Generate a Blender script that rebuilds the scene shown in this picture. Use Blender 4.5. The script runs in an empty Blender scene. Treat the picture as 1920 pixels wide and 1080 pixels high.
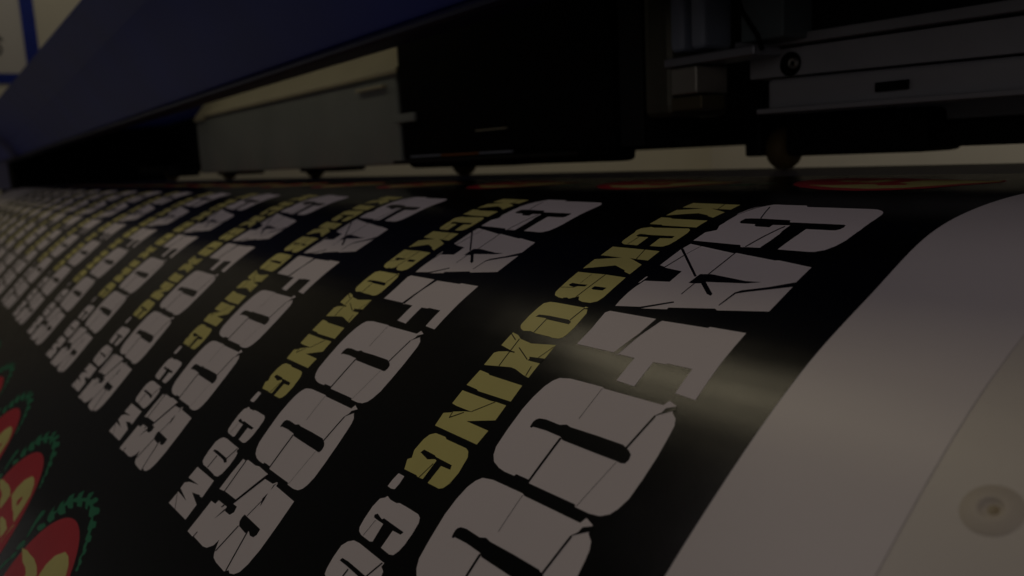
import bpy, bmesh, math, random
from mathutils import Vector, Matrix

# ------------------------------------------------------------------ camera, light, exposure
scene = bpy.context.scene
random.seed(4)
D = 0.08                       # metres per sheet unit (one sticker pitch)
BASE = Vector((0.0, 0.0, 1.0)) # camera position

cam_data = bpy.data.cameras.new("camera")
cam = bpy.data.objects.new("camera", cam_data)
scene.collection.objects.link(cam)
cam_data.sensor_width = 36.0
cam_data.lens = 29.243
cam_data.clip_start = 0.005
cam_data.clip_end = 60.0
EX = (0.58598058, -0.0987259, 0.80428848)
EY = (0.80891061, 0.12988853, -0.5734044)
EZ = (-0.04785798, 0.98660132, 0.15597258)
m = Matrix((EX, EY, EZ)).to_4x4()
m.translation = BASE
cam.matrix_world = m
cam_data.dof.use_dof = True
cam_data.dof.focus_distance = 0.17
cam_data.dof.aperture_fstop = 22.0
scene.camera = cam

world = bpy.data.worlds.new("World")
scene.world = world
world.use_nodes = True
bg = world.node_tree.nodes["Background"]
bg.inputs[0].default_value = (1.0, 0.93, 0.90, 1)
bg.inputs[1].default_value = 0.020

def area(name, loc, target, sx, sy, power, col):
    L = bpy.data.lights.new(name, 'AREA')
    L.shape = 'RECTANGLE'; L.size = sx; L.size_y = sy; L.energy = power; L.color = col
    o = bpy.data.objects.new(name, L)
    scene.collection.objects.link(o)
    o.location = loc
    d = (Vector(target) - Vector(loc)).normalized()
    x = Vector((1, 0, 0)); z = -d; x = (x - z * x.dot(z)).normalized(); y = z.cross(x)
    mm = Matrix((x, y, z)).transposed().to_4x4(); mm.translation = Vector(loc)
    o.matrix_world = mm
    return o
# ceiling tube whose mirror image makes the bright band on the curved black print
TUBE_ANG = math.radians(89)
tube_p = BASE + Vector((0, 1.27 * D, -0.44 * D)) + 1.5 * Vector((0, math.cos(TUBE_ANG), math.sin(TUBE_ANG)))
area("ceiling_tube", (-1.06, tube_p.y, tube_p.z), (-0.10, BASE.y + 1.27 * D, BASE.z - 0.44 * D), 1.0, 0.13, 1.8, (1.0, 0.86, 0.58))
# broad room light above and to the right of the photographer
area("room_light", (0.75, -0.7, 2.3), (-0.5, 0.12, 0.95), 1.4, 1.0, 0.95, (1.0, 0.84, 0.94))
# added fill above the left part of the sheet, lifting the far letters
area("left_fill", (-0.62, -0.32, 1.92), (-0.85, 0.10, 0.95), 0.3, 0.4, 0.42, (1.0, 0.86, 0.85))
# added low fill from the front right, reaching the carriage under the hood
area("front_fill", (0.95, -1.25, 1.30), (-0.2, 0.2, 1.0), 0.9, 0.6, 0.6, (1.0, 0.92, 0.88))
# added fill from low on the left, which greys the hood's far end
area("hood_fill", (-2.3, -0.55, 0.45), (-1.4, 0.15, 1.10), 0.6, 0.5, 0.22, (1.0, 0.96, 0.90))
# added fill behind the printer that brightens the back wall in the slot
area("back_wall_fill", (-1.0, 1.6, 2.2), (-0.8, 3.5, 0.95), 0.8, 0.5, 4.3, (1.0, 0.92, 0.80))
# added local fill that brightens the far wall round the notice
area("far_wall_fill", (-2.45, 0.36, 2.0), (-3.04, 0.40, 1.45), 0.25, 0.25, 0.42, (1.0, 0.92, 0.78))
# work light inside the hood, above the carriage
area("hood_light", (-0.60, 0.185, 1.100), (-0.60, 0.245, 1.062), 0.42, 0.012, 0.010, (1.0, 0.90, 0.66))

scene.view_settings.view_transform = 'Standard'
scene.view_settings.look = 'None'
scene.view_settings.exposure = 0.0
scene.view_settings.gamma = 1.0
scene.render.engine = 'CYCLES'
scene.cycles.use_denoising = True

# traced print artwork in sheet coordinates (along the roller, along the feed) and the sheet's side profile
PROFILE = [[-1.414,4.6787,-0.1449],[-1.334,4.5987,-0.1449],[-1.254,4.5187,-0.1449],[-1.174,4.4387,-0.1449],[-1.094,4.3587,-0.1449],[-1.014,4.2787,-0.1449],[-0.934,4.1987,-0.1449],[-0.854,4.1187,-0.1449],[-0.774,4.0387,-0.1449],[-0.694,3.9587,-0.1449],[-0.614,3.8787,-0.1449],[-0.534,3.7987,-0.1449],[-0.454,3.7187,-0.1449],[-0.374,3.6387,-0.1449],[-0.294,3.5587,-0.1449],[-0.214,3.4787,-0.1449],[-0.134,3.3987,-0.1449],[-0.054,3.3187,-0.1449],[0.026,3.2387,-0.1449],[0.106,3.1587,-0.1449],[0.186,3.0787,-0.1449],[0.266,2.9987,-0.1449],[0.346,2.9187,-0.1449],[0.426,2.8387,-0.1449],[0.506,2.7587,-0.1449],[0.586,2.6787,-0.1449],[0.666,2.5987,-0.1449],[0.746,2.5187,-0.1449],[0.826,2.4387,-0.1449],[0.906,2.3587,-0.1449],[0.946,2.3187,-0.145],[0.986,2.2787,-0.1453],[1.026,2.2387,-0.1458],[1.066,2.1987,-0.1466],[1.106,2.1588,-0.1479],[1.146,2.1188,-0.1497],[1.186,2.0789,-0.1521],[1.226,2.039,-0.1551],[1.266,1.9992,-0.1587],[1.306,1.9595,-0.163],[1.346,1.9198,-0.168],[1.386,1.8803,-0.1738],[1.426,1.841,-0.1806],[1.465,1.802,-0.1888],[1.505,1.7635,-0.1988],[1.545,1.7258,-0.211],[1.584,1.6889,-0.2253],[1.624,1.6526,-0.2416],[1.664,1.6169,-0.2592],[1.704,1.5814,-0.2772],[1.744,1.5457,-0.2952],[1.784,1.5097,-0.3126],[1.824,1.4737,-0.3298],[1.864,1.4376,-0.347],[1.904,1.4017,-0.3645],[1.944,1.3662,-0.3828],[1.983,1.3312,-0.402],[2.023,1.2967,-0.4223],[2.103,1.2295,-0.4655],[2.183,1.1643,-0.5117],[2.263,1.1005,-0.5599],[2.343,1.0376,-0.6093],[2.423,0.9756,-0.6598],[2.503,0.9151,-0.7121],[2.583,0.8567,-0.7666],[2.663,0.7999,-0.8229],[2.743,0.7439,-0.8801],[2.823,0.6884,-0.9376],[2.903,0.6334,-0.9958],[2.983,0.5796,-1.0549],[3.063,0.5269,-1.1151],[3.143,0.4746,-1.1756],[3.223,0.4217,-1.2356],[3.303,0.3677,-1.2946],[3.383,0.3134,-1.3534],[3.463,0.2599,-1.4128],[3.543,0.2075,-1.4732],[3.623,0.1561,-1.5345],[3.703,0.1057,-1.5966],[3.783,0.0564,-1.6596],[3.863,0.0081,-1.7234],[3.943,-0.039,-1.788],[4.023,-0.0851,-1.8533],[4.103,-0.1301,-1.9195],[4.183,-0.174,-1.9863],[4.263,-0.2167,-2.0539],[4.343,-0.2583,-2.1223],[4.423,-0.2988,-2.1913],[4.503,-0.3381,-2.2609],[4.583,-0.3762,-2.3312],[4.663,-0.4132,-2.4022],[4.743,-0.4489,-2.4737],[4.823,-0.4836,-2.5458],[4.903,-0.5173,-2.6183]]
WHITE_SHAPES = [[[-1.4447,1.3337],[-1.3381,1.338],[-1.3263,1.3542],[-1.1425,1.3604],[-1.1224,1.3641],[-1.1027,1.3793],[-1.0914,1.394],[-1.0842,1.4132],[-1.078,1.4487],[-1.0722,1.5205],[-1.0751,1.5771],[-1.0847,1.6049],[-1.0992,1.6248],[-1.1201,1.6347],[-1.1325,1.6366],[-1.2185,1.6358],[-1.2142,1.6026],[-1.2099,1.5649],[-1.2083,1.5321],[-1.132,1.532],[-1.1229,1.5247],[-1.1199,1.5119],[-1.1235,1.4987],[-1.13,1.4957],[-1.2803,1.4946],[-1.2887,1.4796],[-1.3784,1.4762],[-1.4115,1.4769],[-1.4273,1.4809],[-1.4279,1.4979],[-1.4242,1.5094],[-1.4143,1.5155],[-1.3681,1.5167],[-1.3644,1.5261],[-1.3544,1.5307],[-1.3152,1.5314],[-1.3149,1.5164],[-1.2785,1.5149],[-1.2656,1.5136],[-1.2643,1.5506],[-1.2608,1.5646],[-1.2636,1.6003],[-1.2705,1.6347],[-1.3074,1.6355],[-1.3251,1.6375],[-1.3322,1.6285],[-1.4893,1.6231],[-1.484,1.5787],[-1.4578,1.5623],[-1.4703,1.5353],[-1.4689,1.517],[-1.4713,1.4894],[-1.4748,1.4537],[-1.4717,1.417],[-1.4678,1.3809],[-1.4572,1.3533]],[[-1.4816,1.4473],[-1.4811,1.4049],[-1.4778,1.3725],[-1.4645,1.3553],[-1.4749,1.3763],[-1.476,1.4115],[-1.477,1.4509]],[[-1.4856,1.6394],[-1.4446,1.6459],[-1.3266,1.6658],[-1.3179,1.6638],[-1.1967,1.6811],[-1.1841,1.6795],[-1.0908,1.6949],[-1.0921,1.7559],[-1.089,1.7716],[-1.0854,1.8673],[-1.2087,1.8895],[-1.2173,1.8843],[-1.3399,1.9058],[-1.3393,1.9127],[-1.4127,1.9242],[-1.4211,1.919],[-1.4976,1.9307],[-1.5019,1.9068],[-1.5045,1.8739],[-1.5034,1.8491],[-1.4969,1.8169],[-1.4185,1.8084],[-1.4182,1.76],[-1.4807,1.7528],[-1.4881,1.7487],[-1.5061,1.7445],[-1.5018,1.707],[-1.4964,1.6665]],[[-1.5093,1.8295],[-1.5074,1.7985],[-1.501,1.7991],[-1.5045,1.8261]],[[-1.4967,1.9511],[-1.3381,1.9509],[-1.3189,1.9535],[-1.1872,1.9508],[-1.1849,1.9465],[-1.0887,1.946],[-1.0856,2.0459],[-1.078,2.1434],[-1.1338,2.1401],[-1.1384,2.0715],[-1.2052,2.072],[-1.211,2.0755],[-1.2445,2.0771],[-1.2429,2.15],[-1.2998,2.1475],[-1.3011,2.0779],[-1.3485,2.0777],[-1.3547,2.0818],[-1.3699,2.0756],[-1.4987,2.0765],[-1.4975,2.0205],[-1.5064,1.9599]],[[-1.4612,2.1819],[-1.4275,2.1753],[-1.3218,2.1731],[-1.3147,2.1761],[-1.1395,2.1746],[-1.1331,2.1607],[-1.1091,2.168],[-1.1075,2.185],[-1.0908,2.1962],[-1.0824,2.2115],[-1.0786,2.2313],[-1.0719,2.2837],[-1.0696,2.339],[-1.0708,2.3842],[-1.0793,2.4107],[-1.0893,2.4261],[-1.1071,2.4369],[-1.1346,2.4412],[-1.1747,2.4415],[-1.1779,2.4368],[-1.3232,2.4384],[-1.3337,2.4316],[-1.3753,2.4324],[-1.3776,2.4375],[-1.4122,2.4384],[-1.4352,2.4362],[-1.462,2.4284],[-1.4782,2.4145],[-1.4892,2.3947],[-1.4942,2.3485],[-1.4975,2.2877],[-1.4942,2.2488],[-1.4862,2.2144],[-1.475,2.194]],[[-1.4612,2.4719],[-1.4275,2.4654],[-1.3218,2.4631],[-1.3147,2.4662],[-1.1395,2.4646],[-1.1331,2.4507],[-1.1091,2.458],[-1.1075,2.475],[-1.0908,2.4862],[-1.0824,2.5015],[-1.0786,2.5213],[-1.0719,2.5737],[-1.0696,2.629],[-1.0708,2.6742],[-1.0793,2.7007],[-1.0893,2.7161],[-1.1071,2.7269],[-1.1346,2.7312],[-1.1747,2.7315],[-1.1779,2.7269],[-1.3232,2.7284],[-1.3337,2.7216],[-1.3753,2.7224],[-1.3776,2.7275],[-1.4122,2.7284],[-1.4352,2.7263],[-1.462,2.7184],[-1.4782,2.7045],[-1.4892,2.6847],[-1.4942,2.6385],[-1.4975,2.5777],[-1.4942,2.5388],[-1.4862,2.5044],[-1.475,2.4841]],[[-1.5133,2.7523],[-1.4924,2.752],[-1.4781,2.7455],[-1.412,2.745],[-1.3906,2.7403],[-1.3114,2.7422],[-1.3112,2.7575],[-1.251,2.7546],[-1.234,2.7434],[-1.2271,2.7448],[-1.2257,2.7536],[-1.0881,2.7551],[-1.0881,2.8297],[-1.0922,2.9024],[-1.1049,2.9507],[-1.1196,2.9781],[-1.1395,2.9929],[-1.1639,3.0006],[-1.1782,2.9971],[-1.1981,3.0086],[-1.2682,3.0095],[-1.2956,3.0064],[-1.3083,2.9973],[-1.3141,2.9889],[-1.3291,2.9626],[-1.3393,2.9844],[-1.3678,3.0033],[-1.3949,3.0094],[-1.4856,3.0113],[-1.4966,3.0147],[-1.5449,3.0155],[-1.5336,2.9632],[-1.524,2.905],[-1.4885,2.9025],[-1.4825,2.8888],[-1.4118,2.8853],[-1.4036,2.8976],[-1.3641,2.8959],[-1.3493,2.882],[-1.3552,2.8654],[-1.3879,2.8674],[-1.3836,2.8533],[-1.4834,2.8576],[-1.5267,2.8642],[-1.5224,2.8043]],[[-1.7424,2.5537],[-1.7142,2.5532],[-1.7126,2.5733],[-1.7162,2.5906],[-1.7293,2.5936],[-1.7488,2.593],[-1.7477,2.5748]],[[-1.7245,2.6122],[-1.7065,2.616],[-1.6764,2.6152],[-1.6662,2.6111],[-1.6228,2.6099],[-1.5798,2.6098],[-1.5676,2.6142],[-1.5601,2.6247],[-1.5579,2.6528],[-1.5596,2.6795],[-1.5654,2.6986],[-1.5744,2.7112],[-1.5886,2.7156],[-1.6296,2.7149],[-1.6271,2.67],[-1.5929,2.6676],[-1.5884,2.6592],[-1.6845,2.6587],[-1.6893,2.6633],[-1.7172,2.6581],[-1.7258,2.664],[-1.7226,2.6699],[-1.7014,2.6705],[-1.6744,2.6701],[-1.673,2.6887],[-1.671,2.7151],[-1.6821,2.7189],[-1.726,2.7186],[-1.742,2.7149],[-1.75,2.7068],[-1.7532,2.6854],[-1.7533,2.6512],[-1.746,2.627],[-1.7299,2.6185]],[[-1.7389,2.7382],[-1.7118,2.7353],[-1.602,2.7362],[-1.5862,2.7361],[-1.5888,2.7461],[-1.5737,2.7507],[-1.5685,2.7628],[-1.5679,2.7943],[-1.5778,2.8266],[-1.5921,2.8415],[-1.616,2.8457],[-1.6323,2.8442],[-1.7018,2.8433],[-1.7418,2.8441],[-1.7645,2.837],[-1.7703,2.8244],[-1.7739,2.7967],[-1.7721,2.7648],[-1.758,2.7486]],[[-1.7713,2.8618],[-1.5964,2.8581],[-1.5956,2.918],[-1.6167,2.9208],[-1.6183,2.917],[-1.685,2.9292],[-1.5997,2.9443],[-1.6055,2.9989],[-1.7226,3.0025],[-1.7949,3.005],[-1.7819,2.9585],[-1.6829,2.9598],[-1.7839,2.9463],[-1.7828,2.9251],[-1.7498,2.912],[-1.6753,2.8989],[-1.7795,2.9053]]]
YELLOW_SHAPES = [[[-1.7367,1.3356],[-1.5502,1.3468],[-1.5369,1.406],[-1.5844,1.4023],[-1.6127,1.3997],[-1.5824,1.4124],[-1.5346,1.4338],[-1.5343,1.4835],[-1.5622,1.4728],[-1.568,1.4659],[-1.6157,1.4501],[-1.7138,1.48],[-1.7211,1.4276],[-1.6373,1.4019],[-1.7243,1.3969]],[[-1.716,1.4968],[-1.6775,1.4986],[-1.6691,1.5041],[-1.5346,1.507],[-1.5352,1.5543],[-1.6632,1.5529],[-1.6685,1.5489],[-1.7175,1.5479]],[[-1.6938,1.5653],[-1.6803,1.5686],[-1.6459,1.5666],[-1.5553,1.5626],[-1.5437,1.5707],[-1.5386,1.5863],[-1.5445,1.629],[-1.5526,1.65],[-1.5656,1.6614],[-1.5771,1.6632],[-1.6133,1.6636],[-1.6103,1.6226],[-1.5668,1.6196],[-1.568,1.6074],[-1.6645,1.6094],[-1.6803,1.6074],[-1.7011,1.6078],[-1.7068,1.6172],[-1.6946,1.6227],[-1.6548,1.6222],[-1.6561,1.6364],[-1.6597,1.6654],[-1.7131,1.6651],[-1.7286,1.6581],[-1.7327,1.6479],[-1.7296,1.6236],[-1.7274,1.6026],[-1.7317,1.5901],[-1.7235,1.5755]],[[-1.7437,1.6812],[-1.6154,1.6824],[-1.5589,1.6838],[-1.5622,1.7297],[-1.606,1.7289],[-1.6358,1.7262],[-1.6115,1.7341],[-1.5666,1.7507],[-1.5684,1.7977],[-1.5964,1.7892],[-1.6003,1.7832],[-1.6522,1.7664],[-1.756,1.7968],[-1.7548,1.7486],[-1.6618,1.7282],[-1.7498,1.727]],[[-1.7572,1.8152],[-1.6954,1.8137],[-1.6506,1.8119],[-1.5684,1.8138],[-1.5664,1.8618],[-1.5636,1.9065],[-1.5691,1.9251],[-1.5864,1.9352],[-1.6164,1.9364],[-1.6351,1.932],[-1.6481,1.9174],[-1.6734,1.9332],[-1.6842,1.9299],[-1.6965,1.9323],[-1.696,1.9364],[-1.7167,1.9345],[-1.737,1.9286],[-1.748,1.9159],[-1.7517,1.8927],[-1.756,1.8509]],[[-1.7264,1.9573],[-1.7016,1.9558],[-1.5897,1.9562],[-1.587,1.952],[-1.5753,1.9534],[-1.572,1.9602],[-1.5611,1.9748],[-1.5576,1.9992],[-1.5545,2.03],[-1.5567,2.0555],[-1.5619,2.0676],[-1.573,2.0739],[-1.5959,2.0756],[-1.6045,2.0741],[-1.6672,2.0736],[-1.6893,2.0704],[-1.7154,2.0748],[-1.73,2.0703],[-1.7384,2.0651],[-1.7458,2.0558],[-1.7478,2.0198],[-1.7464,1.9852],[-1.7434,1.9665]],[[-1.7467,2.0878],[-1.7179,2.0924],[-1.6968,2.1026],[-1.6453,2.1083],[-1.5603,2.0948],[-1.5568,2.1433],[-1.6066,2.1486],[-1.608,2.1594],[-1.5837,2.1589],[-1.5598,2.1584],[-1.5572,2.206],[-1.5825,2.2023],[-1.6237,2.193],[-1.6443,2.1918],[-1.7452,2.2079],[-1.7481,2.1646],[-1.7354,2.1573],[-1.6872,2.1455],[-1.7464,2.1362]],[[-1.7431,2.2253],[-1.7028,2.2271],[-1.6956,2.2305],[-1.5565,2.2306],[-1.5515,2.28],[-1.6887,2.2827],[-1.6958,2.2795],[-1.7464,2.2772]],[[-1.7451,2.295],[-1.6172,2.2958],[-1.5969,2.2936],[-1.5562,2.2933],[-1.5526,2.3378],[-1.6444,2.367],[-1.5496,2.368],[-1.5522,2.4093],[-1.7408,2.4088],[-1.7468,2.3703],[-1.7209,2.3615],[-1.7177,2.3581],[-1.6786,2.3462],[-1.648,2.3399],[-1.7208,2.3402],[-1.7432,2.3379]],[[-1.7167,2.4257],[-1.672,2.4239],[-1.6634,2.4282],[-1.5755,2.4278],[-1.5621,2.4323],[-1.5502,2.4459],[-1.5429,2.4862],[-1.5476,2.5171],[-1.5573,2.532],[-1.5699,2.5385],[-1.6189,2.5395],[-1.6145,2.4909],[-1.5761,2.4889],[-1.5818,2.4779],[-1.6546,2.4775],[-1.661,2.4751],[-1.7128,2.4744],[-1.719,2.4845],[-1.6865,2.49],[-1.6765,2.4922],[-1.6514,2.4832],[-1.6426,2.4847],[-1.6431,2.5112],[-1.6441,2.5375],[-1.6677,2.539],[-1.674,2.5367],[-1.7321,2.5384],[-1.7472,2.514],[-1.7346,2.5056],[-1.747,2.4864],[-1.7433,2.4526],[-1.7342,2.4356]]]
WHITE_CRACKS = [[[-1.4388,1.3634],[-1.3845,1.4743],[-1.3785,1.4788],[-1.4306,1.3707]],[[-1.277,1.5201],[-1.3147,1.6329],[-1.3109,1.6364],[-1.2724,1.525]],[[-1.0921,1.755],[-1.088,1.7719],[-1.1883,1.8124],[-1.2061,1.8219],[-1.215,1.8728],[-1.2183,1.8705],[-1.2118,1.8183],[-1.2,1.8068],[-1.1452,1.7841]],[[-1.3611,1.8034],[-1.3559,1.7638],[-1.3251,1.759],[-1.2149,1.771],[-1.1737,1.7686],[-1.209,1.7794],[-1.3152,1.7916],[-1.3274,1.8],[-1.3486,1.8037]],[[-1.4989,1.6657],[-1.4913,1.6632],[-1.3589,1.7733],[-1.364,1.7767]],[[-1.3275,1.7976],[-1.3167,1.7918],[-1.264,1.8339],[-1.2627,1.8419],[-1.2784,1.8366]],[[-1.4207,1.9194],[-1.3444,1.8815],[-1.3389,1.8851],[-1.4127,1.9242]],[[-1.3238,1.6629],[-1.3346,1.7589],[-1.3309,1.7614],[-1.3202,1.6656]],[[-1.3441,1.8016],[-1.3471,1.8495],[-1.3439,1.8515],[-1.3409,1.8037]],[[-1.4667,1.693],[-1.4858,1.7499],[-1.4822,1.7525],[-1.4632,1.6957]],[[-1.4447,1.6452],[-1.463,1.6844],[-1.4615,1.6857],[-1.4432,1.6464]],[[-1.3403,1.951],[-1.3191,1.9532],[-1.3228,1.9599],[-1.3406,2.0128],[-1.3545,2.0801],[-1.3699,2.0756],[-1.347,2.0053]],[[-1.4349,2.3216],[-1.4366,2.307],[-1.4333,2.3],[-1.4257,2.2949],[-1.4061,2.2919],[-1.3568,2.293],[-1.3391,2.2868],[-1.323,2.2893],[-1.2453,2.2871],[-1.1639,2.2865],[-1.1425,2.2936],[-1.1314,2.3003],[-1.1274,2.3126],[-1.1311,2.3223],[-1.1409,2.3246],[-1.1553,2.3236],[-1.2138,2.324],[-1.3193,2.3234],[-1.3314,2.3178],[-1.3827,2.3164],[-1.4251,2.3187],[-1.4289,2.3226]],[[-1.331,2.3198],[-1.3319,2.4354],[-1.3254,2.4362],[-1.3243,2.321]],[[-1.1494,2.2922],[-1.1368,2.2044],[-1.1422,2.2025],[-1.1547,2.2906]],[[-1.1427,2.2051],[-1.1304,2.1916],[-1.128,2.1799],[-1.1077,2.1694],[-1.1029,2.1789],[-1.1155,2.1866],[-1.1351,2.2003]],[[-1.3194,2.1763],[-1.3189,2.264],[-1.3177,2.2642],[-1.3183,2.1766]],[[-1.152,2.3257],[-1.1727,2.4395],[-1.1718,2.4397],[-1.1511,2.3259]],[[-1.4349,2.6116],[-1.4366,2.597],[-1.4333,2.59],[-1.4257,2.5849],[-1.4061,2.5819],[-1.3568,2.583],[-1.3391,2.5768],[-1.323,2.5793],[-1.2453,2.5771],[-1.1639,2.5765],[-1.1425,2.5836],[-1.1314,2.5903],[-1.1274,2.6026],[-1.1311,2.6123],[-1.1409,2.6146],[-1.1553,2.6137],[-1.2138,2.614],[-1.3193,2.6134],[-1.3314,2.6078],[-1.3827,2.6064],[-1.4251,2.6087],[-1.4289,2.6126]],[[-1.331,2.6098],[-1.3319,2.7254],[-1.3254,2.7262],[-1.3243,2.611]],[[-1.1494,2.5822],[-1.1368,2.4944],[-1.1422,2.4925],[-1.1547,2.5807]],[[-1.1427,2.4951],[-1.1304,2.4816],[-1.128,2.4699],[-1.1077,2.4595],[-1.1029,2.4689],[-1.1155,2.4766],[-1.1351,2.4903]],[[-1.3194,2.4663],[-1.3189,2.554],[-1.3177,2.5543],[-1.3183,2.4666]],[[-1.152,2.6157],[-1.1727,2.7295],[-1.1718,2.7297],[-1.1511,2.616]],[[-1.2837,2.8658],[-1.1568,2.8657],[-1.1547,2.8823],[-1.1636,2.8926],[-1.1856,2.8957],[-1.2064,2.8895],[-1.2155,2.9],[-1.2727,2.8982],[-1.2859,2.8886],[-1.2883,2.8767]],[[-1.3095,2.7412],[-1.3078,2.7568],[-1.3779,2.8563],[-1.387,2.869],[-1.3885,2.8535],[-1.3198,2.7526]],[[-1.2255,2.7431],[-1.2354,2.7531],[-1.2386,2.7713],[-1.2412,2.7551]],[[-1.2419,2.782],[-1.2367,2.7998],[-1.2343,2.8219],[-1.2502,2.8026]],[[-1.4058,2.8965],[-1.4351,2.9343],[-1.4144,2.8976],[-1.4073,2.8876]],[[-1.4901,2.7492],[-1.4886,2.8593],[-1.4829,2.859],[-1.4843,2.7491]],[[-1.2424,2.7974],[-1.2688,2.8642],[-1.2653,2.8642],[-1.239,2.7975]],[[-1.2784,2.8993],[-1.3111,2.9904],[-1.3054,2.9901],[-1.2728,2.8992]],[[-1.2131,2.893],[-1.1928,3.004],[-1.1869,3.003],[-1.207,2.8923]],[[-1.4852,3.0119],[-1.4788,2.9945],[-1.4836,2.9947],[-1.49,3.0122]],[[-1.4351,2.8968],[-1.428,2.8866],[-1.4348,2.8863],[-1.4419,2.8965]],[[-1.7093,2.6732],[-1.7181,2.7167],[-1.7168,2.7167],[-1.708,2.6732]],[[-1.7421,2.7921],[-1.7375,2.7845],[-1.7087,2.782],[-1.617,2.7822],[-1.6,2.7907],[-1.6116,2.7975],[-1.635,2.7923],[-1.709,2.7916]],[[-1.695,2.7951],[-1.702,2.8412],[-1.6969,2.8411],[-1.6899,2.795]],[[-1.6146,2.7823],[-1.59,2.7381],[-1.5947,2.7378],[-1.6194,2.7821]],[[-1.783,2.9643],[-1.7223,3.0023],[-1.7196,3.0015],[-1.7802,2.9636]]]
YELLOW_CRACKS = [[[-1.6117,1.3389],[-1.5869,1.4],[-1.582,1.4046],[-1.6056,1.3449]],[[-1.6903,1.6239],[-1.7003,1.6629],[-1.6983,1.6643],[-1.6883,1.6253]],[[-1.6164,1.6814],[-1.6082,1.7282],[-1.605,1.7299],[-1.6132,1.6832]],[[-1.7319,1.8773],[-1.7273,1.8674],[-1.7002,1.8684],[-1.6662,1.866],[-1.6685,1.8744],[-1.6939,1.878],[-1.7026,1.8839],[-1.7241,1.8812]],[[-1.6374,1.8787],[-1.6359,1.8679],[-1.5907,1.8674],[-1.5926,1.8802],[-1.6287,1.8822]],[[-1.6491,1.8117],[-1.6572,1.9208],[-1.654,1.9225],[-1.6457,1.8137]],[[-1.6971,1.8159],[-1.6982,1.8634],[-1.6972,1.8639],[-1.6961,1.8165]],[[-1.7509,1.8935],[-1.7007,1.8858],[-1.7022,1.8843],[-1.7525,1.892]],[[-1.7211,2.0193],[-1.7156,2.0102],[-1.6772,2.0073],[-1.5976,2.0075],[-1.5821,2.0132],[-1.5827,2.0223],[-1.5972,2.0218],[-1.6704,2.0208],[-1.6813,2.0175]],[[-1.6755,2.0197],[-1.6743,2.0721],[-1.6709,2.0733],[-1.672,2.0211]],[[-1.5899,2.0089],[-1.5828,1.958],[-1.5866,1.9562],[-1.5936,2.0072]],[[-1.5879,1.9615],[-1.5738,1.9542],[-1.5709,1.9607]],[[-1.7024,2.103],[-1.6902,2.1977],[-1.6867,2.1985],[-1.6987,2.1039]],[[-1.6751,2.1309],[-1.6118,2.1587],[-1.6106,2.1563],[-1.6739,2.1285]],[[-1.7099,2.1499],[-1.6746,2.1486],[-1.6773,2.145],[-1.7127,2.1463]],[[-1.7486,2.0941],[-1.712,2.1108],[-1.7106,2.1084],[-1.7474,2.0916]],[[-1.5799,2.1729],[-1.5724,2.2026],[-1.5692,2.2031],[-1.5767,2.1735]],[[-1.5617,2.1017],[-1.5812,2.1437],[-1.5793,2.1445],[-1.5598,2.1026]],[[-1.612,2.1483],[-1.5571,2.1418],[-1.5603,2.158],[-1.6005,2.1576]],[[-1.6005,2.2937],[-1.653,2.3389],[-1.6507,2.3401],[-1.5983,2.2949]],[[-1.6771,2.348],[-1.7134,2.3744],[-1.7104,2.3759],[-1.6743,2.3494]],[[-1.7107,2.3763],[-1.7152,2.3579],[-1.718,2.3577],[-1.7135,2.3761]],[[-1.6464,2.4942],[-1.6622,2.5395],[-1.6597,2.5399],[-1.644,2.4947]]]
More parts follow.
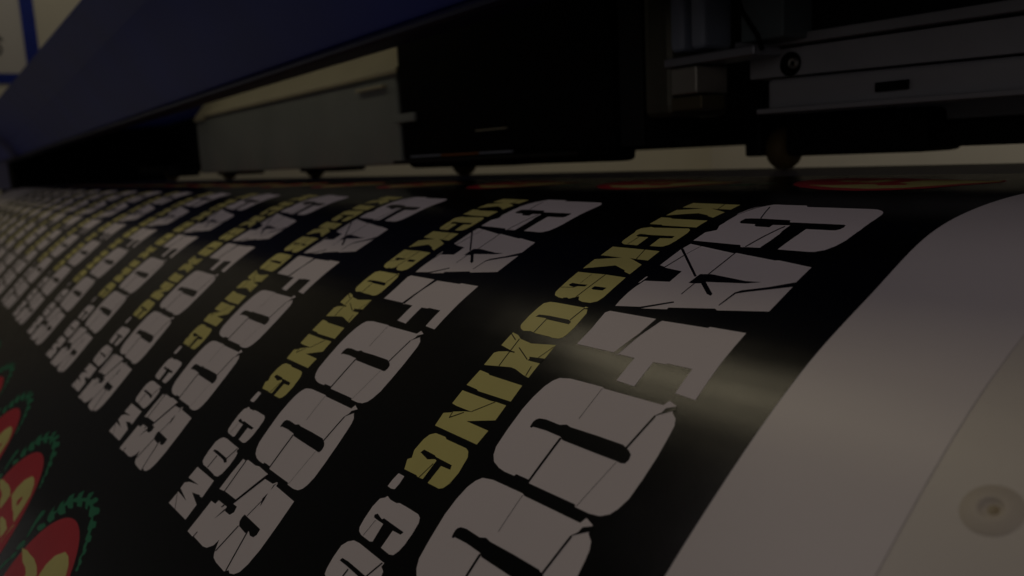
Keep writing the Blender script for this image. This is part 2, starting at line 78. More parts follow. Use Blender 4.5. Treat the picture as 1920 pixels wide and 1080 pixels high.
LEAF_SHAPES = [[[-0.3386,-0.283],[-0.3577,-0.298],[-0.3604,-0.3357],[-0.3312,-0.3184],[-0.3026,-0.334],[-0.3214,-0.3604],[-0.3056,-0.3824],[-0.2865,-0.367],[-0.2723,-0.3856],[-0.2817,-0.4098],[-0.2465,-0.4344],[-0.227,-0.4148],[-0.193,-0.4319],[-0.2002,-0.4483],[-0.1691,-0.4733],[-0.1546,-0.4583],[-0.1401,-0.4472],[-0.0909,-0.4667],[-0.1032,-0.4809],[-0.0643,-0.5028],[-0.0559,-0.4967],[-0.0531,-0.4744],[-0.0332,-0.476],[-0.0079,-0.4974],[0.0293,-0.5023],[0.0374,-0.4949],[0.0111,-0.4707],[0.0495,-0.4739],[0.0895,-0.4868],[0.1181,-0.4854],[0.1303,-0.4749],[0.0975,-0.4532],[0.1231,-0.4427],[0.162,-0.4534],[0.19,-0.4394],[0.1671,-0.4271],[0.1876,-0.4081],[0.2095,-0.4139],[0.233,-0.3991],[0.2153,-0.3875],[0.2365,-0.372],[0.2535,-0.374],[0.2626,-0.3588],[0.2501,-0.3492],[0.2615,-0.3397],[0.2817,-0.3409],[0.2916,-0.3288],[0.2795,-0.3193],[0.2941,-0.3206],[0.3036,-0.3099],[0.2815,-0.3026],[0.2689,-0.3219],[0.2397,-0.3357],[0.2336,-0.3568],[0.2021,-0.3681],[0.1906,-0.3876],[0.1746,-0.3839],[0.1512,-0.4114],[0.1311,-0.4088],[0.1004,-0.432],[0.0931,-0.4442],[0.0582,-0.4367],[0.0236,-0.4496],[0.0104,-0.4602],[-0.023,-0.4588],[-0.0028,-0.4428],[-0.0322,-0.4402],[-0.0728,-0.4545],[-0.1064,-0.4456],[-0.0751,-0.4303],[-0.1307,-0.4161],[-0.1512,-0.4248],[-0.198,-0.4113],[-0.1545,-0.3972],[-0.1968,-0.3822],[-0.2319,-0.3834],[-0.2521,-0.3736],[-0.1908,-0.363],[-0.2295,-0.3395],[-0.2711,-0.3343],[-0.2835,-0.3408],[-0.2993,-0.3189],[-0.2619,-0.3107],[-0.2846,-0.2863],[-0.329,-0.281]],[[-0.3781,-0.2252],[-0.3828,-0.2398],[-0.3342,-0.2672],[-0.2975,-0.2656],[-0.3137,-0.2409],[-0.3417,-0.2278]],[[-0.4269,-0.1627],[-0.4489,-0.1992],[-0.4659,-0.2484],[-0.463,-0.2785],[-0.4272,-0.29],[-0.4172,-0.2769],[-0.4236,-0.2249],[-0.4132,-0.177]],[[-0.4531,-0.1027],[-0.4565,-0.123],[-0.4321,-0.1538],[-0.3997,-0.1579],[-0.3865,-0.1415],[-0.425,-0.1098]],[[-0.4378,-0.0633],[-0.454,-0.0757],[-0.4338,-0.0995],[-0.4106,-0.1057],[-0.4069,-0.0833]],[[-0.4978,-0.0026],[-0.4874,-0.0333],[-0.4541,-0.0676],[-0.4445,-0.0581],[-0.4686,-0.0142],[-0.4783,0.0002]]]
PATTERN_SHAPES = [[[0.0805,-0.2984],[0.1384,-0.3026],[0.1939,-0.2898],[0.252,-0.2546],[0.2724,-0.2022],[0.2837,-0.1594],[0.2894,-0.1336],[0.2471,-0.1348],[0.182,-0.1472],[0.142,-0.1452],[-0.0132,-0.1657],[-0.0144,-0.2092],[0.0128,-0.2559]],[[-0.3913,-0.1322],[-0.3088,-0.153],[-0.2513,-0.1582],[-0.1766,-0.1692],[-0.0955,-0.1699],[-0.0342,-0.1587],[-0.0325,-0.125],[-0.0406,-0.0821],[-0.1308,-0.0949],[-0.1345,-0.1],[-0.1625,-0.116],[-0.2088,-0.12],[-0.2722,-0.1155]],[[0.0579,-0.0678],[0.0627,-0.0845],[0.1553,-0.0963],[0.2545,-0.0911],[0.2582,-0.0638],[0.2427,-0.0409]],[[0.2917,-0.0421],[0.2955,-0.0832],[0.3026,-0.1315],[0.3159,-0.1277],[0.2963,-0.0664],[0.2994,-0.0393]]]
PATTERN_HOLES = [[[0.1528,-0.1729],[0.1279,-0.1855],[0.1461,-0.2117],[0.1719,-0.2155],[0.1788,-0.1938],[0.1751,-0.1775]]]
PATTERN_FAR_SHAPES = [[[-0.2964,0.1237],[-0.1915,0.138],[-0.1431,0.1053],[-0.0786,0.0735],[-0.02,0.1516],[0.0551,0.1273],[0.0235,0.0634],[-0.0348,0.0087],[-0.0314,-0.087],[-0.0214,-0.1284],[0.1117,-0.1096],[0.206,-0.0625],[0.2416,-0.0984],[0.2563,-0.0272],[0.1985,0.0686],[0.1598,0.1988],[0.1316,0.2776],[0.0446,0.3178],[-0.1091,0.2633]],[[-0.3328,-0.1098],[-0.326,-0.1401],[-0.2614,-0.1119],[-0.1861,-0.0267],[-0.1194,-0.0092],[-0.1093,-0.0787],[-0.1257,-0.1522],[-0.1947,-0.1889],[-0.1997,-0.0852],[-0.2419,-0.0516]]]
FAR_EMBLEM = [[[-0.3928,0.0654],[-0.4685,-0.0653],[-0.509,-0.2046],[-0.4685,-0.2835],[-0.3879,-0.3151],[-0.18,-0.2798],[-0.0533,-0.2038],[0.0978,-0.1383],[0.1936,-0.0895],[0.2326,-0.1188],[0.2615,-0.0647],[0.2705,0.0045],[0.2308,0.1349],[0.2056,0.2854],[0.1426,0.3598],[0.0514,0.3901],[-0.0934,0.3492],[-0.2406,0.2426],[-0.3366,0.1372]]]

# ------------------------------------------------------------------ helpers
def V(x, y, z):
    return BASE + Vector((x, y, z)) * D

def prof(s):
    P = PROFILE
    if s <= P[0][0]: i = 0
    elif s >= P[-1][0]: i = len(P) - 2
    else:
        lo, hi = 0, len(P) - 1
        while hi - lo > 1:
            mid = (lo + hi) // 2
            if P[mid][0] <= s: lo = mid
            else: hi = mid
        i = lo
    a, b = P[i], P[i + 1]
    t = (s - a[0]) / (b[0] - a[0])
    return a[1] + (b[1] - a[1]) * t, a[2] + (b[2] - a[2]) * t

def prof_n(s):
    y0, z0 = prof(s - .05); y1, z1 = prof(s + .05)
    ty, tz = y1 - y0, z1 - z0
    l = math.hypot(ty, tz)
    n = (-tz / l, ty / l)
    if n[1] < 0 or (abs(n[1]) < .2 and n[0] > 0): n = (-n[0], -n[1])
    return n

def on_sheet(X, s, lift):          # lift in metres along the sheet normal
    y, z = prof(s); n = prof_n(s)
    return V(X, y, z) + Vector((0, n[0], n[1])) * lift

def mat(name, col, rough=.5, spec=.5, metal=0.0, noise=0.0, nscale=60.0, bump=0.0, bscale=800.0, rnoise=0.0):
    M = bpy.data.materials.new(name); M.use_nodes = True
    nt = M.node_tree; b = nt.nodes["Principled BSDF"]
    b.inputs["Base Color"].default_value = (*col, 1)
    b.inputs["Roughness"].default_value = rough
    b.inputs["Metallic"].default_value = metal
    b.inputs["Specular IOR Level"].default_value = spec
    tc = nt.nodes.new("ShaderNodeTexCoord")
    if noise > 0 or rnoise > 0:
        n = nt.nodes.new("ShaderNodeTexNoise"); n.inputs["Scale"].default_value = nscale
        n.inputs["Detail"].default_value = 6
        nt.links.new(tc.outputs["Object"], n.inputs["Vector"])
        if noise > 0:
            r = nt.nodes.new("ShaderNodeValToRGB")
            r.color_ramp.elements[0].position = .3; r.color_ramp.elements[1].position = .7
            r.color_ramp.elements[0].color = (*[c * (1 - noise) for c in col], 1)
            r.color_ramp.elements[1].color = (*[min(1, c * (1 + noise)) for c in col], 1)
            nt.links.new(n.outputs["Fac"], r.inputs[0]); nt.links.new(r.outputs[0], b.inputs["Base Color"])
        if rnoise > 0:
            mr = nt.nodes.new("ShaderNodeMapRange")
            mr.inputs["To Min"].default_value = max(0, rough - rnoise); mr.inputs["To Max"].default_value = rough + rnoise
            mr.inputs["From Min"].default_value = .3; mr.inputs["From Max"].default_value = .7
            nt.links.new(n.outputs["Fac"], mr.inputs["Value"]); nt.links.new(mr.outputs[0], b.inputs["Roughness"])
    if bump > 0:
        n2 = nt.nodes.new("ShaderNodeTexNoise"); n2.inputs["Scale"].default_value = bscale; n2.inputs["Detail"].default_value = 3
        nt.links.new(tc.outputs["Object"], n2.inputs["Vector"])
        bp = nt.nodes.new("ShaderNodeBump"); bp.inputs["Strength"].default_value = bump; bp.inputs["Distance"].default_value = .0002
        nt.links.new(n2.outputs["Fac"], bp.inputs["Height"]); nt.links.new(bp.outputs[0], b.inputs["Normal"])
    return M

M_WHITE = mat("white_vinyl", (.79, .745, .72), .30, .28, noise=.03, nscale=25, bump=.05, bscale=900)
M_BLACK = mat("black_ink", (.004, .0045, .004), .205, .30, bump=.075, bscale=4200, rnoise=.015, nscale=90)
M_BLACK2 = mat("black_ink_gap", (.004, .0045, .004), .205, .30)
M_LETTER = mat("white_letter", (.84, .785, .765), .5, .12, noise=.02, nscale=30)
M_YELLOW = mat("yellow_ink", (.76, .71, .24), .42, .3, noise=.05, nscale=60)
M_RED = mat("red_ink", (.62, .045, .06), .42, .3, noise=.06, nscale=60)
M_GREEN = mat("green_ink", (.035, .25, .12), .42, .3, noise=.08, nscale=60)
M_HOOD = mat("blue_hood_plastic", (.009, .022, .27), .5, .32, noise=.15, nscale=12, bump=.1, bscale=1500)
M_DARK = mat("dark_plastic", (.008, .008, .009), .6, .3, noise=.2, nscale=30)
M_INNER = mat("inner_black", (.003, .003, .003), .8, .1)
M_APRON = mat("apron_cream", (.72, .68, .60), .35, .5, noise=.04, nscale=15, bump=.08, bscale=700)
M_PLATEN = mat("platen_black", (.01, .01, .01), .4, .4)
M_CREAM = mat("carriage_cream", (.80, .73, .50), .5, .4, noise=.06, nscale=20)
M_GREY = mat("carriage_grey", (.38, .41, .39), .5, .4, noise=.08, nscale=20)
M_METAL = mat("rail_aluminium", (.42, .42, .46), .4, .5, metal=.2, noise=.15, nscale=18, bump=.1, bscale=400)
M_METALB = mat("blue_grey_plastic", (.34, .38, .48), .45, .5, noise=.2, nscale=20)
M_PALE = mat("pale_plastic", (.80, .80, .78), .5, .4, noise=.05, nscale=20)
M_METAL2 = mat("rail_steel", (.38, .38, .41), .36, .5, metal=.2, noise=.2, nscale=14)
M_BOLT = mat("bolt_steel", (.55, .54, .5), .3, .5, metal=.9)
M_RUBBER = mat("brown_rubber", (.18, .12, .04), .55, .4, noise=.25, nscale=60)
M_LAMPSH = mat("clip_cream", (.75, .70, .50), .4, .4)
M_ORANGE = mat("orange_label", (.45, .16, .04), .5, .3)
M_PALEBL = mat("pale_blue_label", (.40, .42, .50), .5, .3)
M_WALL = mat("wall_paint", (.80, .74, .55), .8, .2, noise=.03, nscale=4)
M_PAPER = mat("notice_paper", (.72, .68, .58), .7, .2, noise=.02, nscale=6)
M_TAPE = mat("blue_tape", (.015, .035, .28), .6, .3, noise=.15, nscale=20)
M_PEN = mat("black_marker", (.02, .02, .015), .7, .2)
M_SIDE = mat("side_grey_plastic", (.20, .20, .28), .5, .4, noise=.08, nscale=10)

col = scene.collection
def link(o, parent=None, kind=None, label=None, cat=None, group=None):
    if o.name not in col.objects: col.objects.link(o)
    if parent: o.parent = parent
    if kind: o['kind'] = kind
    if label: o['label'] = label
    if cat: o['category'] = cat
    if group: o['group'] = group
    return o

def empty(name, label, cat, loc=None):
    o = bpy.data.objects.new(name, None); o.empty_display_size = .02
    o.location = (0, 0, 0)
    return link(o, label=label, cat=cat)

def bm_obj(name, bm, m, parent=None, smooth=False, bevel=0, **k):
    bmesh.ops.recalc_face_normals(bm, faces=bm.faces)
    if bevel:
        bmesh.ops.bevel(bm, geom=[e for e in bm.edges if e.is_manifold and e.calc_face_angle(0) > .5], offset=bevel * D, segments=3, profile=.6, affect='EDGES')
    me = bpy.data.meshes.new(name); bm.to_mesh(me); bm.free()
    for mm in (m if isinstance(m, (list, tuple)) else [m]): me.materials.append(mm)
    if smooth:
        for p in me.polygons: p.use_smooth = True
        me.set_sharp_from_angle(angle=math.radians(50))
    return link(bpy.data.objects.new(name, me), parent, **k)

def prism(bm, x0, x1, sec, sec1=None):
    """closed prism along X; sec = list of (y,z) at x0, sec1 at x1"""
    sec1 = sec1 or sec
    a = [bm.verts.new(V(x0, y, z)) for y, z in sec]
    b = [bm.verts.new(V(x1, y, z)) for y, z in sec1]
    n = len(a)
    bm.faces.new(a); bm.faces.new(b[::-1])
    for i in range(n):
        bm.faces.new((a[i], b[i], b[(i + 1) % n], a[(i + 1) % n]))

def boxb(bm, x0, x1, y0, y1, z0, z1, dz=0.0):
    prism(bm, x0, x1, [(y0, z0), (y1, z0), (y1, z1), (y0, z1)], [(y0, z0 + dz), (y1, z0 + dz), (y1, z1 + dz), (y0, z1 + dz)])

def box(name, x0, x1, y0, y1, z0, z1, m, parent=None, bevel=.008, dz=0.0, **k):
    bm = bmesh.new(); boxb(bm, x0, x1, y0, y1, z0, z1, dz)
    return bm_obj(name, bm, m, parent, bevel=bevel, **k)

def lathe(bm, c, axis, pts, seg=40):
    """pts: (radius, along) in sheet units round an axis through c (sheet units)"""
    ax = Vector(axis).normalized(); u = ax.orthogonal().normalized(); w = ax.cross(u)
    c = V(*c); rings = []
    for r, h in pts:
        if r < 1e-6: rings.append([bm.verts.new(c + ax * h * D)])
        else: rings.append([bm.verts.new(c + ax * h * D + (u * math.cos(2 * math.pi * i / seg) + w * math.sin(2 * math.pi * i / seg)) * r * D) for i in range(seg)])
    for A, Bq in zip(rings, rings[1:]):
        for i in range(seg):
            j = (i + 1) % seg
            if len(A) == 1 and len(Bq) == 1: continue
            if len(A) == 1: bm.faces.new((A[0], Bq[i], Bq[j]))
            elif len(Bq) == 1: bm.faces.new((A[i], A[j], Bq[0]))
            else: bm.faces.new((A[i], A[j], Bq[j], Bq[i]))

def sheet_print(name, shapes, lift, m, parent, dx=0.0, ds=0.0, step=.035, inc=0.0):
    bm = bmesh.new()
    layers = []
    for k, sh in enumerate(shapes):
        pts = []
        for p in sh:
            q = (p[0] + dx, p[1] + ds)
            if not pts or math.hypot(q[0] - pts[-1][0], q[1] - pts[-1][1]) > 1e-4: pts.append(q)
        b2 = bmesh.new()
        f = b2.faces.new([b2.verts.new((x, y, 0)) for x, y in pts])
        f.normal_update()
        bmesh.ops.triangulate(b2, faces=[f], ngon_method='EAR_CLIP')
        lo = min(p[1] for p in pts); hi = max(p[1] for p in pts)
        s = math.ceil(lo / step) * step
        while s < hi:
            bmesh.ops.bisect_plane(b2, geom=b2.verts[:] + b2.edges[:] + b2.faces[:], plane_co=(0, s, 0), plane_no=(0, 1, 0), dist=1e-6)
            s += step
        vm = {v: bm.verts.new(on_sheet(v.co.x, v.co.y, lift + k * inc)) for v in b2.verts}
        for fc in b2.faces:
            try: bm.faces.new([vm[v] for v in fc.verts])
            except ValueError: pass
        b2.free()
    me = bpy.data.meshes.new(name)
    bmesh.ops.recalc_face_normals(bm, faces=bm.faces)
    bm.to_mesh(me); bm.free(); me.materials.append(m)
    for p in me.polygons: p.use_smooth = True
    return link(bpy.data.objects.new(name, me), parent)

def sheet_band(name, x0, x1, s0, s1, lift, thick, m, parent, n=150, **k):
    """a curved sheet following the profile, with real thickness"""
    bm = bmesh.new(); top = []; bot = []
    xs = [x0, x1]
    for i in range(n + 1):
        s = s0 + (s1 - s0) * i / n
        top.append([bm.verts.new(on_sheet(x, s, lift)) for x in xs])
        bot.append([bm.verts.new(on_sheet(x, s, lift - thick)) for x in xs])
    for i in range(n):
        bm.faces.new((top[i][0], top[i][1], top[i + 1][1], top[i + 1][0]))
        bm.faces.new((bot[i][1], bot[i][0], bot[i + 1][0], bot[i + 1][1]))
        bm.faces.new((top[i][0], top[i + 1][0], bot[i + 1][0], bot[i][0]))
        bm.faces.new((top[i + 1][1], top[i][1], bot[i][1], bot[i + 1][1]))
    for e in (0, n): bm.faces.new((top[e][0], top[e][1], bot[e][1], bot[e][0]))
    o = bm_obj(name, bm, m, parent, **k)
    for p in o.data.polygons: p.use_smooth = True
    o.data.set_sharp_from_angle(angle=math.radians(40))
    return o

# ------------------------------------------------------------------ the room
def wall_slab(name, pts, m, **k):
    bm = bmesh.new()
    a, b = pts
    xs = (a[0], b[0]); ys = (a[1], b[1]); zs = (a[2], b[2])
    boxb(bm, xs[0], xs[1], ys[0], ys[1], zs[0], zs[1])
    return bm_obj(name, bm, m, **k)
wall_slab("room_wall", [(-40, -6, -12), (-38, 46, 22)], M_WALL, kind='structure')
wall_slab("back_wall", [(-38, 44, -12), (20, 46, 22)], mat("back_wall_paint", (.80, .75, .62), .8, .2, noise=.03, nscale=4), kind='structure')

paper = wall_slab("wall_notice", [(-37.99, -3.0, 4.02), (-37.95, 4.46, 11.0)], M_PAPER,
    label="pale paper notice with black marker writing, framed with blue tape on the far wall", cat="notice")
def flat_on_wall(name, polys, m, parent, x=-37.94, t=.02):
    bm = bmesh.new()
    for pg in polys:
        f0 = [bm.verts.new(V(x, y, z)) for y, z in pg]; f1 = [bm.verts.new(V(x + t, y, z)) for y, z in pg]
        bm.faces.new(f0); bm.faces.new(f1[::-1])
        for i in range(len(pg)): bm.faces.new((f0[i], f1[i], f1[(i + 1) % len(pg)], f0[(i + 1) % len(pg)]))
    return bm_obj(name, bm, m, parent)
def arc_poly(cy, cz, r, w, a0, a1, n=14):
    o = [(cy + (r + w) * math.cos(math.radians(a0 + (a1 - a0) * i / n)), cz + (r + w) * math.sin(math.radians(a0 + (a1 - a0) * i / n))) for i in range(n + 1)]
    i_ = [(cy + r * math.cos(math.radians(a0 + (a1 - a0) * i / n)), cz + r * math.sin(math.radians(a0 + (a1 - a0) * i / n))) for i in range(n + 1)]
    return o + i_[::-1]
flat_on_wall("handwriting", [[(3.30, 5.66), (3.62, 5.45), (3.74, 5.30), (3.60, 5.30), (3.25, 5.42), (3.1, 5.40)],
    arc_poly(3.42, 4.98, .17, .07, -120, 70)], M_PEN, paper)
wall_slab("blue_tape_strip", [(-37.93, 4.42, 3.4), (-37.91, 4.90, 12.0)], M_TAPE,
    label="upright strip of blue masking tape along the side of the wall notice", cat="tape", group="blue tape round the wall notice")
wall_slab("blue_tape_strip", [(-37.93, -3.2, 3.70), (-37.91, 4.415, 4.08)], M_TAPE,
    label="level strip of blue masking tape under the wall notice", cat="tape", group="blue tape round the wall notice")

# ------------------------------------------------------------------ the printer
printer = empty("large_format_printer", "large format printer with dark blue hood standing over the printed black vinyl", "printer")
XL, XR = -30.0, 6.0
S0 = -1.1
# hood, with a rounded lip along its lower edge
def hood_sec(zt, zb):
    return [(2.10, zb), (1.45, zt), (1.57, zt + .04), (6.2, zt + .25), (6.2, zt + .10), (1.72, zt - .08), (2.28, zb)]
bm = bmesh.new(); prism(bm, XL, XR, hood_sec(1.137, .485), hood_sec(1.806, .753))
bm_obj("hood", bm, M_HOOD, printer, bevel=.02)
bm = bmesh.new()
lip = [(2.105, -.004), (2.085, -.012), (2.08, -.027), (2.09, -.044), (2.12, -.052), (2.28, -.052), (2.28, -.004)]
prism(bm, XL, XR, [(a, b + .485) for a, b in lip], [(a, b + .753) for a, b in lip])
bm_obj("hood_lip", bm, mat("dark_blue_trim", (.008, .009, .05), .45, .3), printer)
box("rear_panel", XL, XR, 6.25, 6.45, .10, 2.2, M_INNER, printer)
box("side_panel", -22.9, -21.8, .9, 1.9, -.19, .41, M_SIDE, printer, bevel=.03)
box("side_panel", -29.5, -25.5, 2.3, 6.2, -1.5, 1.25, M_INNER, printer, bevel=.03)
box("side_panel", 5.6, 5.9, 2.35, 6.2, -1.5, 1.9, M_DARK, printer)
# platen and front apron, one curved skin just under the vinyl
sheet_band("platen", -20.5, 5.5, S0, 1.25, -.0012, .004, M_PLATEN, printer, n=60)
apron = sheet_band("apron", -20.5, 5.5, 1.2505, 4.7, -.00014, .004, M_APRON, printer, n=140)
# moulded screw cover on the apron, right of the vinyl
y, z = prof(2.188); n = prof_n(2.188)
cx = (-.5077, y - n[0] * .0018, z - n[1] * .0018)
bm = bmesh.new()
lathe(bm, cx, (0, n[0], n[1]), [(0, .0008), (.011, .0010), (.014, .0030), (.0165, .0058), (.019, .0064), (.026, .0052), (.034, .0030), (.040, .0010), (.042, .0001)])
apron_ring = bm_obj("screw_cover", bm, mat("screw_cover_tan", (.70, .64, .52), .5, .4, noise=.1, nscale=60), printer, smooth=True)
bm = bmesh.new()
lathe(bm, (cx[0] + .002, cx[1] + n[0] * .0009, cx[2] + n[1] * .0009), (0, n[0], n[1]), [(0, .0016), (.005, .0012), (.008, .0002)])
bm_obj("screw", bm, mat("screw_dome", (.40, .33, .20), .4, .5), apron_ring, smooth=True)

# guide beam at the right
def strip(name, x0, x1, yf, yb, za0, za1, zb0, zb1, m, bevel=.006, parent=printer):
    """front strip: bottom/top at left end (za) and right end (zb)"""
    bm = bmesh.new()
    prism(bm, x0, x1, [(yf, za0), (yb, za0), (yb, za1), (yf, za1)], [(yf, zb0), (yb, zb0), (yb, zb1), (yf, zb1)])
    return bm_obj(name, bm, m, parent, bevel=bevel)
XB0, XB1 = -2.50, 1.5
def ext(a, b, xa=-2.4, xb=-1.32):      # value at both strip ends from the two seen places
    k = (b - a) / (xb - xa)
    return a + k * (XB0 - xa), b + k * .35
def rail(name, lo, hi, yf, yb, m, bevel=.006, cut=0.0):
    l0, l1 = ext(*lo); h0, h1 = ext(*hi)
    t = cut / (XB1 - XB0)
    return strip(name, XB0 + cut, XB1, yf, yb, l0 + (l1 - l0) * t, h0 + (h1 - h0) * t, l1, h1, m, bevel)
rail("top_rail", (.462, .428), (.70, .66), 3.16, 3.5, M_DARK)
rail("rail_lip", (.408, .372), (.448, .416), 3.06, 3.4, M_METAL2)
beam = rail("guide_beam", (.281, .222), (.398, .358), 3.10, 3.5, M_METAL, cut=.05)
lowb = rail("lower_beam", (.140, .115), (.272, .212), 3.08, 3.4, M_METAL, bevel=.02, cut=.16)
rail("beam_ridge", (.128, .106), (.150, .124), 3.03, 3.3, M_METAL, cut=.14)
box("beam_slot", -1.83, -1.70, 3.060, 3.075, .178, .213, M_INNER, lowb, bevel=.003)
# socket bolt in the beam
bm = bmesh.new()
lathe(bm, (-2.235, 3.098, .330), (0, -1, 0), [(0, .0), (.050, .0), (.050, .006), (.046, .008), (.044, .002), (0, .002)])
rec = bm_obj("bolt_recess", bm, M_INNER, beam, smooth=False)
bm = bmesh.new()
lathe(bm, (-2.213, 3.092, .330), (0, -1, 0), [(.011, .004), (.011, .016), (.018, .018), (.022, .014), (.023, .0), ])
bm_obj("bolt", bm, M_BOLT, rec, smooth=True)
bm = bmesh.new(); lathe(bm, (-2.213, 3.092, .330), (0, -1, 0), [(0, .006), (.0115, .006)]); bm_obj("bolt_socket", bm, M_INNER, rec)
# lower dark bar carrying the pinch rollers, and pale bar above it
box("roller_bar", -20.0, 1.5, 4.25, 4.6, .00, .16, M_DARK, printer)
box("roller_bar", -2.45, 1.5, 3.95, 4.2, -.052, .065, M_DARK, printer, bevel=.02)
box("pale_bar", -2.30, 1.5, 4.05, 4.3, .075, .165, M_PALE, printer)

# pinch rollers pressing on the vinyl
def pinch_roller(x):
    zc = -.145 + .118
    bm = bmesh.new(); boxb(bm, x + .08, x + .86, 3.86, 4.24, -.072, .14)
    o = bm_obj("pinch_roller", bm, M_DARK, printer, bevel=.05)
    bm = bmesh.new()
    lathe(bm, (x - .065, 3.98, zc), (1, 0, 0), [(0, 0), (.07, 0), (.098, .012), (.114, .035), (.118, .065), (.114, .095), (.098, .118), (.07, .13), (0, .13)], 48)
    bm_obj("wheel", bm, M_RUBBER, o, smooth=True)
    box("wheel_fork", x - .18, x - .075, 3.86, 4.10, -.066, .14, M_DARK, o, bevel=.02)
    bm = bmesh.new()
    lathe(bm, (x - .08, 3.98, zc), (1, 0, 0), [(0, -.02), (.02, -.02), (.02, .19), (0, .19)], 20)
    bm_obj("axle", bm, M_BOLT, o, smooth=False)
for i in range(5): pinch_roller(-2.91 - 3.3 * i)

# ------------------------------------------------------------------ the moving print carriage
car = empty("print_carriage", "cream and black print carriage riding over the vinyl under the blue hood", "print carriage")
bm = bmesh.new()
prism(bm, -10.4, -5.36, [(2.90, -.02), (3.25, -.02), (3.25, .90), (3.12, .86), (2.90, .622)])
bm_obj("carriage_cover", bm, M_GREY, car, bevel=.02)
bm = bmesh.new()
prism(bm, -10.3, -5.29, [(2.872, .612), (2.90, .640), (3.10, .875), (3.3, .94), (3.3, .96), (3.08, .90), (2.862, .640)])
bm_obj("carriage_lid", bm, M_CREAM, car, bevel=.008)
box("clip", -5.95, -5.5, 2.86, 2.895, .535, .556, M_LAMPSH, car, bevel=.004)
box("clip", -10.35, -10.0, 2.86, 2.895, .585, .62, M_LAMPSH, car, bevel=.008)
bm = bmesh.new()
prism(bm, -5.30, -3.12, [(2.88, .02), (2.94, -.05), (3.06, -.05), (3.10, 1.3), (2.88, 1.3)])
bm_obj("carriage_body", bm, M_INNER, car, bevel=.04)
box("head_plate", -5.30, -3.3, 2.80, 2.875, -.012, .010, M_DARK, car)
box("strip_label", -5.15, -4.75, 2.86, 2.876, .026, .038, M_PALEBL, car, bevel=.002)
box("strip_label", -4.74, -4.30, 2.86, 2.876, .024, .036, M_ORANGE, car, bevel=.002)
box("strip_label", -4.29, -3.95, 2.86, 2.876, .024, .036, M_PALEBL, car, bevel=.002)
box("strip_label", -4.32, -4.0, 2.86, 2.876, .163, .169, M_LAMPSH, car, bevel=.001)
box("latch", -5.35, -5.05, 2.85, 2.878, .27, .33, M_GREY, car)
box("side_plate", -3.08, -2.92, 2.9, 3.3, .02, 1.0, M_DARK, car)
box("motor_housing", -2.90, -2.72, 2.88, 3.3, .145, .80, mat("motor_brown", (.09, .085, .06), .45, .5, metal=.3, noise=.3, nscale=25), car, bevel=.05)
box("motor_housing", -2.68, -2.53, 2.84, 3.05, .235, .352, mat("motor_silver", (.34, .32, .28), .4, .5, metal=.4, noise=.15, nscale=30), car, bevel=.012)
box("motor_housing", -2.70, -2.52, 2.86, 3.02, .165, .228, mat("brass_block", (.12, .10, .05), .5, .5, metal=.3), car, bevel=.012)
box("mount_bar", -2.74, -2.24, 2.86, 3.04, .362, .402, mat("mount_steel", (.30, .30, .34), .4, .5, metal=.5), car, bevel=.01)
box("upright_post", -2.80, -2.66, 2.9, 3.1, .43, .80, M_METALB, car, bevel=.03)
box("upright_post", -2.62, -2.54, 2.9, 3.1, .43, .80, M_METALB, car, bevel=.03)
box("circuit_box", -2.34, -2.13, 2.90, 3.1, .42, .80, mat("box_teal", (.12, .15, .16), .5, .4), car, bevel=.015)
bm = bmesh.new()
pts = [(-2.34, 2.88, .62), (-2.30, 2.865, .54), (-2.26, 2.86, .49), (-2.23, 2.87, .44), (-2.22, 2.89, .38)]
for p, q in zip(pts, pts[1:]):
    dv = Vector(q) - Vector(p)
    lathe(bm, p, dv, [(0, 0), (.010, 0), (.010, dv.length), (0, dv.length)], 12)
bm_obj("cable", bm, M_INNER, car)

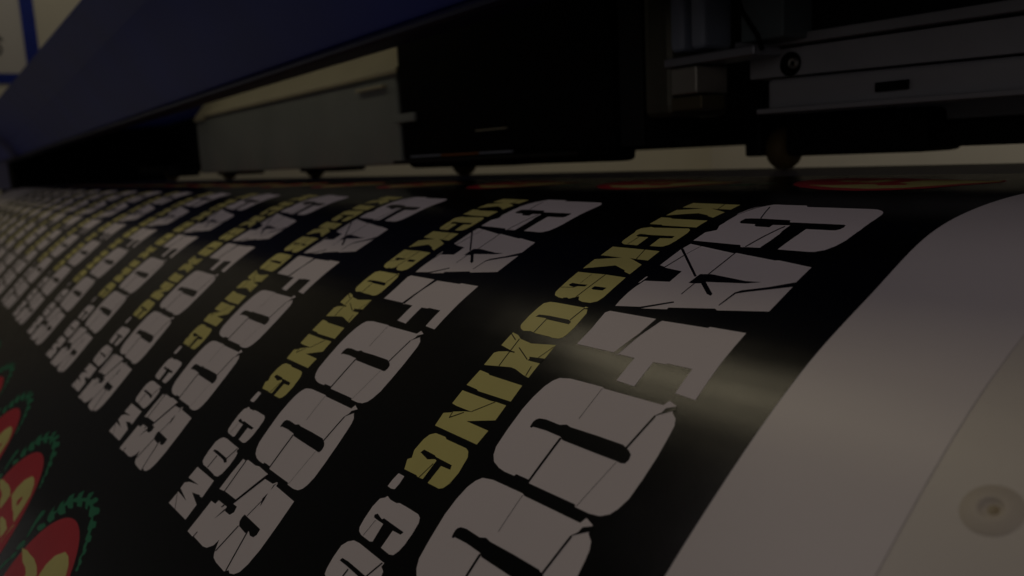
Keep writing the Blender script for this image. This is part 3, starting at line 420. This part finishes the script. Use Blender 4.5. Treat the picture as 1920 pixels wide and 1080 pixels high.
# ------------------------------------------------------------------ the printed vinyl
vinyl = empty("printed_vinyl_sheet", "wide sheet of white vinyl printed black with rows of lettering, draped over the printer", "vinyl sheet")
SE = 4.6
sheet_band("vinyl_backing", -17.45, -.605, S0 + .1, SE, 0, .00012, M_WHITE, vinyl, n=180)
sheet_band("black_print", -16.98, -.912, .10, SE - .02, .00004, .00003, M_BLACK, vinyl, n=170)

L1, L2, L3 = .00008, .00011, .00014
first = sheet_print("white_lettering", WHITE_SHAPES, L1, M_LETTER, vinyl)
cr = sheet_print("letter_gap", WHITE_CRACKS, L2, M_BLACK2, first, inc=1e-6)
yl = sheet_print("yellow_lettering", YELLOW_SHAPES, L1, M_YELLOW, first)
yc = sheet_print("letter_gap", YELLOW_CRACKS, L2, M_BLACK2, first, inc=1e-6)
def circle(cx, cs, r, n=72):
    return [(cx + r * math.cos(2 * math.pi * i / n), cs + r * math.sin(2 * math.pi * i / n)) for i in range(n)]
EMX, EMS, EMR = -1.431, 3.698, .387
em = sheet_print("round_emblem", [circle(EMX, EMS, EMR)], L1, M_RED, vinyl)
sheet_print("leaf_ring", LEAF_SHAPES, L1, M_GREEN, em, EMX, EMS)
sheet_print("yellow_pattern", PATTERN_SHAPES, L2, M_YELLOW, em, EMX, EMS)
sheet_print("pattern_hole", PATTERN_HOLES, L3, M_RED, em, EMX, EMS)
emf = sheet_print("round_emblem", FAR_EMBLEM, L1, M_RED, vinyl, -1.43, .657)
sheet_print("leaf_ring", [[(-a, -b) for a, b in sh] for sh in LEAF_SHAPES[3:]], L1, M_GREEN, emf, -1.43, .657)
sheet_print("yellow_pattern", PATTERN_FAR_SHAPES, L2, M_YELLOW, emf, -1.43, .657, inc=1e-6)
def copy_part(root, n, count_limit):
    kids = list(root.children)
    for i in range(n, count_limit):
        c = root.copy(); col.objects.link(c); c.parent = vinyl; c.location = (-i * D, 0, 0)
        for ch in kids:
            k = ch.copy(); col.objects.link(k); k.parent = c
for r in (first, em, emf): copy_part(r, 1, 16)

# put each Empty at its thing's base
for o, b in ((printer, V(-12, 3.0, -4.6)), (car, V(-6.8, 3.0, -.05)), (vinyl, V(-9, 1.6, -.27))):
    o.location = b
    for ch in o.children: ch.location = ch.location - b
